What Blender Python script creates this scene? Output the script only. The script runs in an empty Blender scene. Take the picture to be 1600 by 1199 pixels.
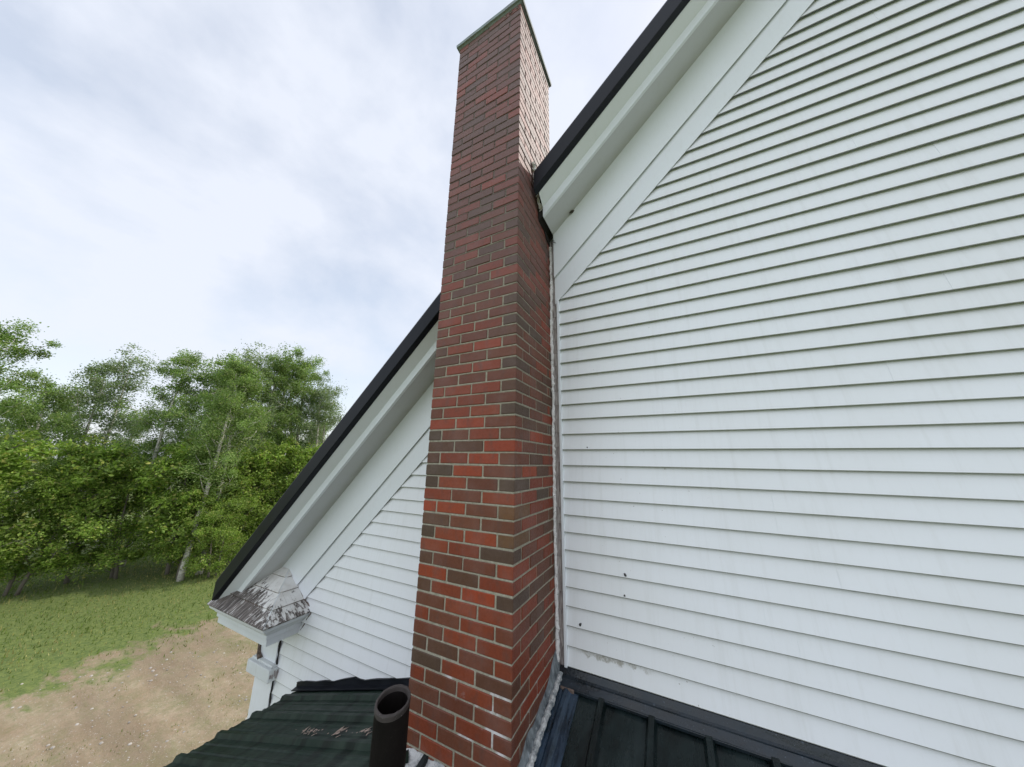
import bpy, math, random
import numpy as np
from mathutils import Vector, Matrix, noise
random.seed(7)
S = bpy.context.scene
# ---------------------------------------------------------------- camera
cam_d = bpy.data.cameras.new("camera"); cam = bpy.data.objects.new("camera", cam_d)
S.collection.objects.link(cam); S.camera = cam
cam_d.sensor_width = 36; cam_d.sensor_fit = 'HORIZONTAL'; cam_d.lens = 484.88 * 36 / 1600
cam_d.clip_start = .05; cam_d.clip_end = 3000
_r = Vector((0.89063774, 0.45444519, 0.01562008)); _u = Vector((0.09841013, -0.2261774, 0.96910228)); _f = Vector((-0.44393677, 0.86158189, 0.24616414))
cam.matrix_world = Matrix(((_r.x, _u.x, -_f.x, 0.7506), (_r.y, _u.y, -_f.y, -1.5034), (_r.z, _u.z, -_f.z, -0.0511), (0, 0, 0, 1)))
# ---------------------------------------------------------------- world, sun, exposure
SUN_AZ = math.radians(46); SUN_EL = math.radians(46)
world = bpy.data.worlds.new("World"); S.world = world; world.use_nodes = True
wn = world.node_tree; wn.nodes.clear(); wl = wn.links
def WN(t): return wn.nodes.new(t)
sky = WN('ShaderNodeTexSky'); sky.sky_type = 'NISHITA'; sky.sun_disc = False
sky.sun_elevation = SUN_EL; sky.sun_rotation = SUN_AZ; sky.air_density = 1.0; sky.dust_density = 1.5
tc = WN('ShaderNodeTexCoord')
mp = WN('ShaderNodeMapping'); mp.inputs['Scale'].default_value = (1.5, 1.3, 2.0); mp.inputs['Rotation'].default_value = (0.3, 0.5, 0.4)
n1 = WN('ShaderNodeTexNoise'); n1.inputs['Scale'].default_value = 1.9; n1.inputs['Detail'].default_value = 9; n1.inputs['Roughness'].default_value = .56; n1.inputs['Distortion'].default_value = .12
cr = WN('ShaderNodeValToRGB'); cr.color_ramp.elements[0].position = .36; cr.color_ramp.elements[0].color = (.55, .55, .55, 1); cr.color_ramp.elements[1].position = .60; cr.color_ramp.elements[1].color = (.94, .94, .94, 1)
mx = WN('ShaderNodeMixRGB'); mx.inputs[2].default_value = (5.75, 6.1, 7.0, 1)
bg = WN('ShaderNodeBackground'); bg.inputs['Strength'].default_value = .1
wo = WN('ShaderNodeOutputWorld')
wl.new(tc.outputs['Generated'], mp.inputs[0]); wl.new(mp.outputs[0], n1.inputs['Vector']); wl.new(n1.outputs['Fac'], cr.inputs[0])
wl.new(cr.outputs[0], mx.inputs[0]); 
sb = WN('ShaderNodeMixRGB'); sb.blend_type = 'MULTIPLY'; sb.inputs[0].default_value = 1; sb.inputs[2].default_value = (1.85, 1.68, 1.45, 1)
wl.new(sky.outputs[0], sb.inputs[1]); wl.new(sb.outputs[0], mx.inputs[1])
# unseen half of the sky behind the viewer, brightened to lift the shaded wall
sx_ = WN('ShaderNodeSeparateXYZ'); wl.new(tc.outputs['Generated'], sx_.inputs[0])
mr = WN('ShaderNodeMapRange'); mr.interpolation_type = 'SMOOTHSTEP'; wl.new(sx_.outputs[1], mr.inputs[0]); mr.inputs[1].default_value = .05; mr.inputs[2].default_value = -.6; mr.inputs[3].default_value = 1.0; mr.inputs[4].default_value = 1.52
cc = WN('ShaderNodeVectorMath'); cc.operation = 'SCALE'; cc.inputs[0].default_value = (5.7, 6.0, 6.7); wl.new(mr.outputs[0], cc.inputs['Scale']); wl.new(cc.outputs[0], mx.inputs[2])
wl.new(mx.outputs[0], bg.inputs[0]); wl.new(bg.outputs[0], wo.inputs[0])
sd = bpy.data.lights.new("sun", 'SUN'); sd.energy = 1.7; sd.angle = math.radians(1.0); sd.color = (1, .94, .86)
sun = bpy.data.objects.new("sun", sd); S.collection.objects.link(sun)
sdir = Vector((math.sin(SUN_AZ) * math.cos(SUN_EL), math.cos(SUN_AZ) * math.cos(SUN_EL), math.sin(SUN_EL)))
sun.rotation_euler = sdir.to_track_quat('Z', 'Y').to_euler(); sun.location = (20, 20, 30)
S.view_settings.view_transform = 'Standard'; S.view_settings.look = 'None'; S.view_settings.exposure = 0.63; S.view_settings.gamma = 1

# ---------------------------------------------------------------- material helpers
class NT:
    def __init__(s, name):
        s.m = bpy.data.materials.new(name); s.m.use_nodes = True; s.t = s.m.node_tree; s.n = s.t.nodes; s.l = s.t.links
        s.b = s.n['Principled BSDF']
        s.co = s.n.new('ShaderNodeTexCoord').outputs['Object']
    def new(s, t, **k):
        n = s.n.new(t)
        for a, v in k.items(): setattr(n, a, v)
        return n
    def setin(s, sock, v):
        if hasattr(v, 'is_output'): s.l.new(v, sock)
        else: sock.default_value = v
    def noise(s, scale, detail=4, rough=.55, stretch=None, out='Fac', dist=0, rot=None):
        n = s.new('ShaderNodeTexNoise'); n.inputs['Scale'].default_value = scale; n.inputs['Detail'].default_value = detail
        n.inputs['Roughness'].default_value = rough; n.inputs['Distortion'].default_value = dist
        v = s.co
        if stretch or rot:
            mp = s.new('ShaderNodeMapping'); mp.inputs['Scale'].default_value = stretch or (1, 1, 1)
            if rot: mp.inputs['Rotation'].default_value = rot
            s.l.new(v, mp.inputs[0]); v = mp.outputs[0]
        s.l.new(v, n.inputs['Vector']); return n.outputs[out]
    def ramp(s, fac, stops):
        r = s.new('ShaderNodeValToRGB'); e = r.color_ramp.elements
        while len(e) < len(stops): e.new(.5)
        for i, (p, c) in enumerate(stops):
            e[i].position = p; e[i].color = (c, c, c, 1) if isinstance(c, (int, float)) else (*c, 1)
        s.l.new(fac, r.inputs[0]); return r.outputs[0]
    def mix(s, fac, a, b, mode='MIX'):
        m = s.new('ShaderNodeMixRGB', blend_type=mode)
        for sock, v in zip(m.inputs, (fac, a, b)):
            if isinstance(v, tuple): v = (*v, 1)
            s.setin(sock, v)
        return m.outputs[0]
    def math(s, op, a, b=0.0, clamp=False):
        m = s.new('ShaderNodeMath', operation=op, use_clamp=clamp); s.setin(m.inputs[0], a); s.setin(m.inputs[1], b); return m.outputs[0]
    def xyz(s):
        x = s.new('ShaderNodeSeparateXYZ'); s.l.new(s.co, x.inputs[0]); return x.outputs
    def attr(s, name='Col'):
        a = s.new('ShaderNodeAttribute', attribute_name=name); return a.outputs['Color']
    def bump(s, h, strength=.3, dist=.01):
        b = s.new('ShaderNodeBump'); b.inputs['Strength'].default_value = strength; b.inputs['Distance'].default_value = dist
        s.l.new(h, b.inputs['Height']); s.l.new(b.outputs[0], s.b.inputs['Normal'])
    def set(s, base=None, rough=None, metal=None, spec=None):
        if base is not None: s.setin(s.b.inputs['Base Color'], (*base, 1) if isinstance(base, tuple) else base)
        if rough is not None: s.setin(s.b.inputs['Roughness'], rough)
        if metal is not None: s.setin(s.b.inputs['Metallic'], metal)
        if spec is not None: s.setin(s.b.inputs['Specular IOR Level'], spec)
        return s
    def band(s, v, lo, hi, soft):   # smooth 0..1 window
        a = s.new('ShaderNodeMapRange', interpolation_type='SMOOTHSTEP'); s.setin(a.inputs[0], v); a.inputs[1].default_value = lo; a.inputs[2].default_value = lo + soft
        b = s.new('ShaderNodeMapRange', interpolation_type='SMOOTHSTEP'); s.setin(b.inputs[0], v); b.inputs[1].default_value = hi - soft; b.inputs[2].default_value = hi; b.inputs[3].default_value = 1; b.inputs[4].default_value = 0
        return s.math('MULTIPLY', a.outputs[0], b.outputs[0])

def m_white(name, base, rough=.42, dirt=.25, bump=.05, stain=False, mildew_shade=False, grime_lap_shade=False):
    t = NT(name)
    n = t.noise(2.2, 5); n2 = t.noise(38, 4, .6, (1, 1, .25)); n3 = t.noise(160, 2)
    c = t.mix(t.ramp(n, [(.35, 0.0), (.75, dirt)]), base, tuple(b * f for b, f in zip(base, (.88, .87, .82))))
    c = t.mix(t.ramp(n2, [(.55, 0.0), (.8, dirt * .8)]), c, tuple(b * f for b, f in zip(base, (.8, .78, .72))))
    c = t.mix(t.ramp(n3, [(.77, 0.0), (.80, .3)]), c, (.25, .24, .2))
    if stain:
        X, Y, Z = t.xyz()
        k = t.noise(24, 6, .65, (1, 1, .8)); k2 = t.noise(90, 3)
        zz = t.math('ADD', Z, t.math('MULTIPLY', t.math('SUBTRACT', k, .5), .09))
        w = t.math('MULTIPLY', t.band(zz, -1.132, -1.00, .014), t.band(X, .10, .56, .10))
        w = t.math('MULTIPLY', w, t.band(Z, -1.3, -1.0985, .002))
        w = t.math('MULTIPLY', w, t.ramp(k2, [(.35, .35), (.6, 1.0)]))
        w = t.math('MULTIPLY', w, t.ramp(k, [(.38, .2), (.55, 1.0)]))
        c = t.mix(t.math('MULTIPLY', w, .75), c, (.22, .195, .13))
        sp = t.math('MULTIPLY', t.band(X, .05, 1.0, .3), t.ramp(t.noise(60, 2, .5), [(.74, 0.0), (.77, .55)]))
        c = t.mix(sp, c, (.22, .19, .15))
    if mildew_shade:
        X, Y, Z = t.xyz()
        w = t.math('MULTIPLY', t.band(Y, .44, .9, .12), t.ramp(t.noise(3.5, 5, .6), [(.3, .12), (.7, .6)]))
        c = t.mix(w, c, (.36, .35, .28))  # mildew, plus shade towards the wall painted in with it
    if grime_lap_shade:
        c = t.mix(t.ramp(t.noise(1, 5, .65, (26, 1, 1.6)), [(.52, 0.0), (.74, .17)]), c, (.50, .50, .46)); c = t.mix(t.ramp(t.noise(.9, 3, .6), [(.4, 0.0), (.7, .16)]), c, (.62, .60, .54))
        c = t.mix(1.0, c, t.attr(), 'MULTIPLY')  # attribute carries the painted lap shadow along the board edges
    t.set(c, rough); t.bump(t.noise(5, 3), bump, .02); return t.m

M = {}
M['siding'] = m_white('white_vinyl', (.82, .84, .86), .4, .22, .05, stain=True, grime_lap_shade=True)
M['trim'] = m_white('white_trim_paint', (.78, .81, .84), .38, .3, .04)
M['soffit'] = m_white('soffit_paint', (.58, .59, .60), .45, .4, .04, mildew_shade=True)
M['old_white'] = m_white('weathered_white_paint', (.66, .69, .70), .6, .8, .25)

t = NT('glazed_brick')
col = t.attr(); n = t.noise(60, 5, .65); n2 = t.noise(350, 3, .7); n3 = t.noise(7, 4)
c = t.mix(t.ramp(n, [(.3, .0), (.75, .45)]), col, t.mix(1.0, col, (.62, .60, .66), 'MULTIPLY'))
c = t.mix(t.ramp(n2, [(.58, 0.0), (.72, .6)]), c, (.05, .035, .03)); c = t.mix(t.ramp(t.noise(18, 4, .6, (1, 1, .5)), [(.5, 0.0), (.75, .5)]), c, (.085, .052, .042))
c = t.mix(t.ramp(n3, [(.45, 0.0), (.8, .18)]), c, (.30, .22, .20))
X, Y, Z = t.xyz()
eff = t.math('MULTIPLY', t.math('MULTIPLY', t.band(Z, -1.30, -1.06, .06), t.band(X, -.36, .02, .07)), t.ramp(t.noise(17, 5, .7), [(.60, 0.0), (.74, .3)]))
c = t.mix(eff, c, (.60, .55, .55))
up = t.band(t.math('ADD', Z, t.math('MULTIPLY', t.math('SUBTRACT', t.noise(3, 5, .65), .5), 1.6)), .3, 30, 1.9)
c = t.mix(t.math('MULTIPLY', up, .50), c, (.165, .092, .085))  # sky sheen and glare on the upper courses painted into the brick colour
t.set(c, t.ramp(n, [(.3, .46), (.8, .70)]), spec=.45)
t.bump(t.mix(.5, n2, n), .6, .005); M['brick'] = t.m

t = NT('mortar')
n = t.noise(45, 5, .7); n2 = t.noise(220, 3, .7)
c = t.mix(t.ramp(n, [(.3, 0.0), (.7, 1.0)]), (.25, .23, .17), (.42, .39, .305))
c = t.mix(t.ramp(n2, [(.55, 0.0), (.75, .6)]), c, (.16, .14, .11))
X, Y, Z = t.xyz()
eff = t.math('MULTIPLY', t.math('MULTIPLY', t.band(Z, -1.34, -1.0, .06), t.band(X, -.40, .02, .07)), t.ramp(t.noise(8, 4, .6), [(.50, 0.0), (.60, .85)]))
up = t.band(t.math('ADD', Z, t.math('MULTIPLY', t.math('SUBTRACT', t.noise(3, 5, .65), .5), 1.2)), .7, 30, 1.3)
c = t.mix(t.math('MULTIPLY', up, .82), c, (.115, .085, .078))  # shade in the upper joints painted into the mortar colour
c = t.mix(eff, c, (.74, .71, .72))
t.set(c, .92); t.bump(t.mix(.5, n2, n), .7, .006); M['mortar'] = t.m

def m_metal(name, a, b, rough=(.28, .5), streak=(1, 1, 1), bump=.12, wear=None, spec=.5, patches=None):
    t = NT(name)
    n = t.noise(9, 6, .62, streak); n2 = t.noise(70, 4, .65)
    c = t.mix(t.ramp(n, [(.32, 0.0), (.72, 1.0)]), a, b)
    if wear: c = t.mix(t.ramp(n2, [(.64, 0.0), (.72, .7)]), c, wear)
    if patches:
        pz = t.noise(1, 4, .6, patches); c = t.mix(t.ramp(pz, [(.42, 0.0), (.62, .8)]), c, wear); c = t.mix(t.ramp(t.noise(1, 3, .5, tuple(q * 1.7 for q in patches)), [(.5, 0.0), (.62, .75)]), c, tuple(q * .35 for q in a))
    t.set(c, t.ramp(n, [(.3, rough[0]), (.75, rough[1])]), spec=spec)
    t.bump(t.mix(.4, n, n2), bump, .01); return t.m
M['black_metal'] = m_metal('black_painted_metal', (.006, .007, .010), (.013, .015, .020), (.36, .50), (1, .3, 1), .04, None, .16)
M['green_metal'] = m_metal('dark_green_roof_metal', (.004, .012, .008), (.014, .030, .020), (.40, .66), (.7, 2.2, 1), .16, (.026, .042, .030), .2, (9, 1.3, 2))
M['green_metal_right'] = m_metal('near_black_green_roof_metal', (.003, .008, .008), (.009, .018, .018), (.18, .42), (3, .5, 1), .14, (.018, .028, .028), .55, (5, 3, 2))
M['flash_metal'] = m_metal('blue_black_flashing', (.004, .007, .008), (.010, .020, .030), (.16, .44), (1, 2, 1), .3, (.09, .12, .15), .5)
M['pan'] = m_metal('pan_sky_tint', (.006, .010, .014), (.045, .075, .115), (.16, .42), (5, .8, 1), .3, (.16, .20, .25), .5)
M['lead'] = m_metal('grey_lead_flashing', (.04, .05, .058), (.30, .33, .34), (.4, .8), (4, 4, 1.6), .6, (.66, .66, .64))
M['pipe'] = m_metal('black_pipe', (.004, .003, .0026), (.010, .0068, .0055), (.55, .8), (1, 1, .3), .35, (.026, .02, .017), .18)
M['pipe_rim'] = m_metal('grey_brown_pipe_rim', (.03, .024, .021), (.075, .062, .057), (.6, .85), (1, 1, 1), .5, (.2, .18, .17))
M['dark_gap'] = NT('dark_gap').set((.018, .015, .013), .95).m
t = NT('white_caulk'); n = t.noise(70, 5, .7)
t.set(t.mix(t.ramp(n, [(.30, 0.0), (.46, 1.0)]), (.26, .23, .20), (.80, .78, .76)), .75); t.bump(n, .9, .006); M['caulk'] = t.m
t = NT('rough_cement'); n = t.noise(26, 6, .75); n2 = t.noise(120, 3, .6)
t.set(t.mix(t.ramp(n, [(.36, 0.0), (.58, 1.0)]), (.16, .18, .19), (.60, .60, .58)), .9); t.bump(t.mix(.5, n, n2), 1.0, .015); M['cement'] = t.m
t = NT('bare_wood_strip'); n = t.noise(16, 6, .7, (9, 9, .6))
t.set(t.mix(t.ramp(n, [(.35, 0.0), (.6, 1.0)]), (.13, .10, .095), (.48, .44, .42)), .85); t.bump(n, .8, .006); M['bare_wood'] = t.m
t = NT('brown_seam'); n = t.noise(40, 5, .7)
t.set(t.mix(t.ramp(n, [(.35, 0.0), (.65, 1.0)]), (.05, .035, .028), (.22, .16, .13)), .9); t.bump(n, .9, .006); M['brown_seam'] = t.m
t = NT('verdigris_cap'); n = t.noise(9, 5, .6); n2 = t.noise(60, 4)
c = t.mix(t.ramp(n, [(.35, 0.0), (.65, 1.0)]), (.22, .23, .24), (.24, .31, .30)); c = t.mix(t.ramp(n2, [(.5, 0.0), (.75, .6)]), c, (.36, .36, .36))
t.set(c, .7); t.bump(n2, .6, .01); M['cap'] = t.m

def m_peel(name, rot, bias):
    t = NT(name)
    mp = t.new('ShaderNodeMapping'); mp.inputs['Rotation'].default_value = rot; t.l.new(t.co, mp.inputs[0])
    sep = t.new('ShaderNodeSeparateXYZ'); t.l.new(mp.outputs[0], sep.inputs[0])
    sm = t.new('ShaderNodeMapping'); sm.inputs['Scale'].default_value = (95, 7, 7); t.l.new(mp.outputs[0], sm.inputs[0])
    g = t.new('ShaderNodeTexNoise'); g.inputs['Scale'].default_value = 1; g.inputs['Detail'].default_value = 5; g.inputs['Roughness'].default_value = .6; t.l.new(sm.outputs[0], g.inputs['Vector'])
    sm2 = t.new('ShaderNodeMapping'); sm2.inputs['Scale'].default_value = (30, 14, 14); t.l.new(mp.outputs[0], sm2.inputs[0])
    g2 = t.new('ShaderNodeTexNoise'); g2.inputs['Scale'].default_value = 1; g2.inputs['Detail'].default_value = 6; g2.inputs['Roughness'].default_value = .62; t.l.new(sm2.outputs[0], g2.inputs['Vector'])
    X, Y, Z = t.xyz()
    # bare where the paint has gone: lower courses, and more towards the gutter side (left)
    zz = t.math('MULTIPLY', t.math('ADD', Z, 1.262), -7.0)
    xx = t.math('MULTIPLY', t.math('ADD', X, 2.50), -1.6)
    k = t.math('ADD', t.math('ADD', zz, xx), t.math('MULTIPLY', t.math('SUBTRACT', g2.outputs[0], .5), 3.6))
    k = t.math('ADD', k, t.math('MULTIPLY', t.math('SUBTRACT', g.outputs[0], .5), 1.2))
    k = t.math('ADD', k, bias)
    mask = t.ramp(k, [(.30, 0.0), (.36, 1.0)])
    wood = t.mix(t.ramp(g.outputs[0], [(.35, 0.0), (.68, 1.0)]), (.035, .029, .026), (.25, .215, .19))
    mask = t.math('MULTIPLY', mask, t.ramp(t.math('ADD', t.math('MULTIPLY', g.outputs[0], .6), t.math('MULTIPLY', g2.outputs[0], .4)), [(.56, 1.0), (.60, .12)]))
    paint = t.mix(t.ramp(t.noise(14, 5, .6), [(.4, 0.0), (.75, .6)]), (.70, .69, .66), (.47, .44, .39))
    t.set(t.mix(mask, paint, wood), .8)
    t.bump(t.mix(.6, t.math('SUBTRACT', 1.0, mask), g.outputs[0]), .8, .006); return t.m
M['peel_side'] = m_peel('peeling_shingle_paint_side', (0, 0, math.radians(90)), -.32)
M['peel_front'] = m_peel('peeling_shingle_paint_front', (0, 0, 0), -.15)

t = NT('leaves'); col = t.attr()
t.set(col, .5, spec=.35)
tr = t.new('ShaderNodeBsdfTranslucent'); t.l.new(t.mix(1.0, col, (1.25, 1.5, .7), 'MULTIPLY'), tr.inputs[0])
ms = t.new('ShaderNodeMixShader'); ms.inputs[0].default_value = .38; t.l.new(t.b.outputs[0], ms.inputs[1]); t.l.new(tr.outputs[0], ms.inputs[2]); t.l.new(ms.outputs[0], t.n['Material Output'].inputs[0]); M['leaf'] = t.m
t = NT('birch_bark'); n = t.noise(5, 5, .7, (1, 1, 4)); n2 = t.noise(1.2, 3)
t.set(t.mix(t.ramp(n, [(.50, 0.0), (.64, 1.0)]), (.62, .59, .53), (.09, .08, .07)), .8); t.bump(n, .5, .02); M['birch'] = t.m
t = NT('grey_bark'); n = t.noise(6, 5, .7, (3, 3, .6)); t.set(t.mix(n, (.09, .075, .06), (.26, .23, .19)), .9); t.bump(n, .8, .03); M['bark'] = t.m

t = NT('yard_ground'); X, Y, Z = t.xyz()
big = t.noise(.22, 6, .6); mid = t.noise(1.3, 6, .65, (1, 1.8, 1)); fine = t.noise(9, 5, .75); peb = t.noise(32, 3, .7)
dirt = t.mix(t.ramp(mid, [(.3, 0.0), (.7, 1.0)]), (.30, .215, .135), (.42, .345, .24))
dirt = t.mix(t.ramp(fine, [(.42, 0.0), (.7, .75)]), dirt, (.22, .20, .10))
rut = t.noise(.55, 5, .6, (.35, 2.2, 1)); dirt = t.mix(t.ramp(rut, [(.42, 0.0), (.62, .7)]), dirt, (.20, .15, .095)); dirt = t.mix(t.ramp(t.noise(.8, 5, .7), [(.50, 0.0), (.64, .6)]), dirt, (.17, .175, .07))
dirt = t.mix(t.ramp(peb, [(.62, 0.0), (.70, .85)]), dirt, (.55, .53, .50))
grass = t.mix(t.ramp(fine, [(.3, 0.0), (.7, 1.0)]), (.055, .10, .02), (.20, .24, .06))
e = t.math('ADD', t.math('MULTIPLY', t.math('ADD', X, 12.2), -.55), t.math('MULTIPLY', t.math('SUBTRACT', big, .5), 3.0))
e = t.math('ADD', e, t.math('MULTIPLY', t.math('SUBTRACT', mid, .5), 2.6))
patch = t.math('MULTIPLY', t.ramp(mid, [(.52, 0.0), (.68, .55)]), t.ramp(fine, [(.4, 0.0), (.6, 1.0)]))
c = t.mix(patch, dirt, (.19, .20, .075)); c = t.mix(t.ramp(e, [(.2, 0.0), (.6, 1.0)]), c, grass)
e2 = t.math('ADD', t.math('MULTIPLY', t.math('ADD', Y, 2.0), -.5), t.math('MULTIPLY', t.math('SUBTRACT', mid, .5), 2.0))
c = t.mix(t.ramp(e2, [(.2, 0.0), (.7, 1.0)]), c, grass)
t.set(c, .95); t.bump(t.mix(.5, fine, peb), .9, .05); M['ground'] = t.m
t = NT('dry_debris'); n = t.noise(90, 3); t.set(t.mix(n, (.16, .10, .07), (.70, .55, .46)), .85); M['debris'] = t.m
t = NT('dark_casing'); n = t.noise(200, 3); t.set(t.mix(n, (.02, .02, .022), (.09, .085, .08)), .8); t.bump(n, .7, .003); M['casing'] = t.m
t = NT('mud'); n = t.noise(120, 4); t.set(t.mix(n, (.035, .03, .024), (.12, .10, .08)), .95); t.bump(n, .9, .005); M['mud'] = t.m

# ---------------------------------------------------------------- object helpers
def tag(o, label=None, cat=None, group=None, kind=None):
    for k, v in (('label', label), ('category', cat), ('group', group), ('kind', kind)):
        if v: o[k] = v
    return o
def empty(name, loc, label, cat, group=None):
    o = bpy.data.objects.new(name, None); S.collection.objects.link(o); o.location = loc; o.empty_display_size = .2
    return tag(o, label, cat, group)
def wpos(o):
    p = Vector(o.location)
    while o.parent: o = o.parent; p = p + Vector(o.location)
    return p
class MB:
    def __init__(s): s.v = []; s.f = []; s.c = []; s.smooth = False
    def face(s, idx, col=None): s.f.append(tuple(idx)); s.c.append(col or (1, 1, 1))
    def hexa(s, p, col=None):    # 8 points: bottom 4 ccw, top 4 ccw
        b = len(s.v); s.v += [tuple(q) for q in p]
        for f in ((3, 2, 1, 0), (4, 5, 6, 7), (0, 1, 5, 4), (1, 2, 6, 5), (2, 3, 7, 6), (3, 0, 4, 7)): s.face([b + i for i in f], col)
    def box(s, x0, x1, y0, y1, z0, z1, col=None):
        s.hexa([(x0, y0, z0), (x1, y0, z0), (x1, y1, z0), (x0, y1, z0), (x0, y0, z1), (x1, y0, z1), (x1, y1, z1), (x0, y1, z1)], col)
    def prism(s, rings, col=None, caps=True):   # list of rings (same count), joined in order
        b = len(s.v); n = len(rings[0])
        for r in rings: s.v += [tuple(q) for q in r]
        for k in range(len(rings) - 1):
            for i in range(n):
                j = (i + 1) % n; s.face((b + k * n + i, b + k * n + j, b + (k + 1) * n + j, b + (k + 1) * n + i), col)
        if caps:
            s.face([b + i for i in range(n)][::-1], col); s.face([b + (len(rings) - 1) * n + i for i in range(n)], col)
    def tube(s, pts, rad, n=8, col=None, jit=0, seed=0, squash=1):
        pts = [Vector(p) for p in pts]; rr = rad if isinstance(rad, (list, tuple)) else [rad] * len(pts); rings = []
        rg = random.Random(seed)
        for i, p in enumerate(pts):
            d = (pts[min(i + 1, len(pts) - 1)] - pts[max(i - 1, 0)]).normalized()
            a = d.orthogonal().normalized() if abs(d.z) > .95 else d.cross(Vector((0, 0, 1))).normalized()
            if abs(d.z) > .95: a = (Vector((1, 0, 0)) - d * d.x).normalized()
            b2 = d.cross(a)
            r = rr[i] * (1 + (rg.uniform(-jit, jit)))
            off = Vector((rg.uniform(-1, 1), rg.uniform(-1, 1), 0)) * jit * rr[i]
            rings.append([tuple(p + off + (a * math.cos(2 * math.pi * k / n) + b2 * math.sin(2 * math.pi * k / n) * squash) * r * (1 + rg.uniform(-jit, jit) * .4)) for k in range(n)])
        s.prism(rings, col)
    def build(s, name, mat, parent=None, bevel=0, smooth=False, loc=None):
        me = bpy.data.meshes.new(name)
        off = wpos(parent) if parent else Vector(loc or (0, 0, 0))
        me.from_pydata([tuple(Vector(v) - off) for v in s.v], [], s.f)
        if any(c != (1, 1, 1) for c in s.c):
            ca = me.color_attributes.new('Col', 'FLOAT_COLOR', 'CORNER')
            arr = []
            for f, c in zip(s.f, s.c): arr += [*c, 1.0] * len(f)
            ca.data.foreach_set('color', arr)
        me.materials.append(mat)
        if smooth: me.polygons.foreach_set('use_smooth', [True] * len(me.polygons))
        me.update()
        o = bpy.data.objects.new(name, me); S.collection.objects.link(o)
        if parent: o.parent = parent
        else: o.location = off
        if bevel:
            b = o.modifiers.new('bevel', 'BEVEL'); b.width = bevel; b.segments = 2 if bevel > .004 else 1; b.limit_method = 'ANGLE'; b.angle_limit = math.radians(40)
        # material coordinates are in world space of the place: shift them by a mapping on the object's own origin
        return o
# Object texture coordinates follow each object's origin, so every part of a house or the chimney
# keeps its origin at the house / chimney base; the local features below are written for an origin at (0,0,0).
GZ = -5.2
# ---------------------------------------------------------------- ground and yard
mb = MB(); N = 60
xs = [-900, -300, -120, -70] + [-50 + i * 1.25 for i in range(49)] + [20, 60, 300, 900]
ys = [-900, -300, -100, -50] + [-30 + i * 1.25 for i in range(49)] + [40, 90, 300, 900]
for x in xs:
    for y in ys:
        h = .10 * noise.noise(Vector((x * .21, y * .21, 0))) + .03 * noise.noise(Vector((x * .9, y * .9, 3)))
        mb.v.append((x, y, GZ + (h if -52 < x < 12 and abs(y) < 32 else 0)))
ny = len(ys)
for i in range(len(xs) - 1):
    for j in range(ny - 1): mb.face((i * ny + j, (i + 1) * ny + j, (i + 1) * ny + j + 1, i * ny + j + 1))
tag(mb.build('ground', M['ground'], smooth=True), kind='structure')

# ================================================================= HOUSE
house = empty('house', (0, 0, 0), 'white clapboard gable house with black metal roof edge and a dark green ribbed lower roof', 'house')
SL = .978; WX0 = -3.03; RX = 3.2; WX1 = 2 * RX - WX0
def rake_z(x, c): return c + SL * min(x, 2 * RX - x)
def rake(name, prof, x0, x1, mat, bevel=0, parent=house, mb=None, build=True):
    mb = mb or MB()
    xs_ = [x0] + ([RX] if x0 < RX < x1 else []) + [x1]
    mb.prism([[(x, y, rake_z(x, c)) for y, c in prof] for x in xs_])
    return mb.build(name, mat, parent, bevel) if build else mb
ND = 8.5   # house depth
# plain wall body behind the siding
mb = MB()
def pent(y): return [(WX0 + .02, y, GZ), (WX1 - .02, y, GZ), (WX1 - .02, y, rake_z(WX1, 1.86)), (RX, y, rake_z(RX, 1.86)), (WX0 + .02, y, rake_z(WX0, 1.86))]
mb.prism([pent(.605), pent(ND)]); mb.build('wall', M['trim'], house)
# clapboard siding: one lap every 103 mm, each board tapered with its butt edge proud of the one below
mb = MB(); PITCH = .1031; rg = random.Random(3)
def board(x0b, x1b, x0t, x1t, z, dy=0.0):
    yb = .5765 - dy; yt = .599 - dy
    if x1b - x0b < .01: return
    x0t = min(x0t, x1b); 
    # thin shell: hemmed butt edge, hollow behind, so the lap throws a deep narrow shadow
    zt_ = z + PITCH + .016; h1 = z + .005
    f0 = len(mb.f)
    K = max(1, int((x1b - x0b) / .22)); rings = []
    for k in range(K + 1):
        q = k / K; xb = x0b + (x1b - x0b) * q; xt = x0t + (x1t - x0t) * q
        oy = .0016 * noise.noise(Vector((xb * 1.7, z * 11, 0))) ; oz = .0011 * noise.noise(Vector((xb * 1.1, z * 13, 5)))
        rings.append([(xb, yb + oy, z + .0035 + oz), (xb, yb + .0012 + oy, z + oz), (xb, yb + .0028 + oy, z + oz), (xb, yb + .0030 + oy, h1 + oz), (xt, yt + .0015, zt_), (xt, yt, zt_)])
    mb.prism(rings)
    for q in range(len(mb.f) - f0): mb.c[f0 + q] = (.36, .36, .32) if (q < 6 * K and q % 6 < 3 and q % 6 != 5) else (.9999, 1, 1)   # shadow line of the lap painted into the edge colour
i = -51
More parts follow.
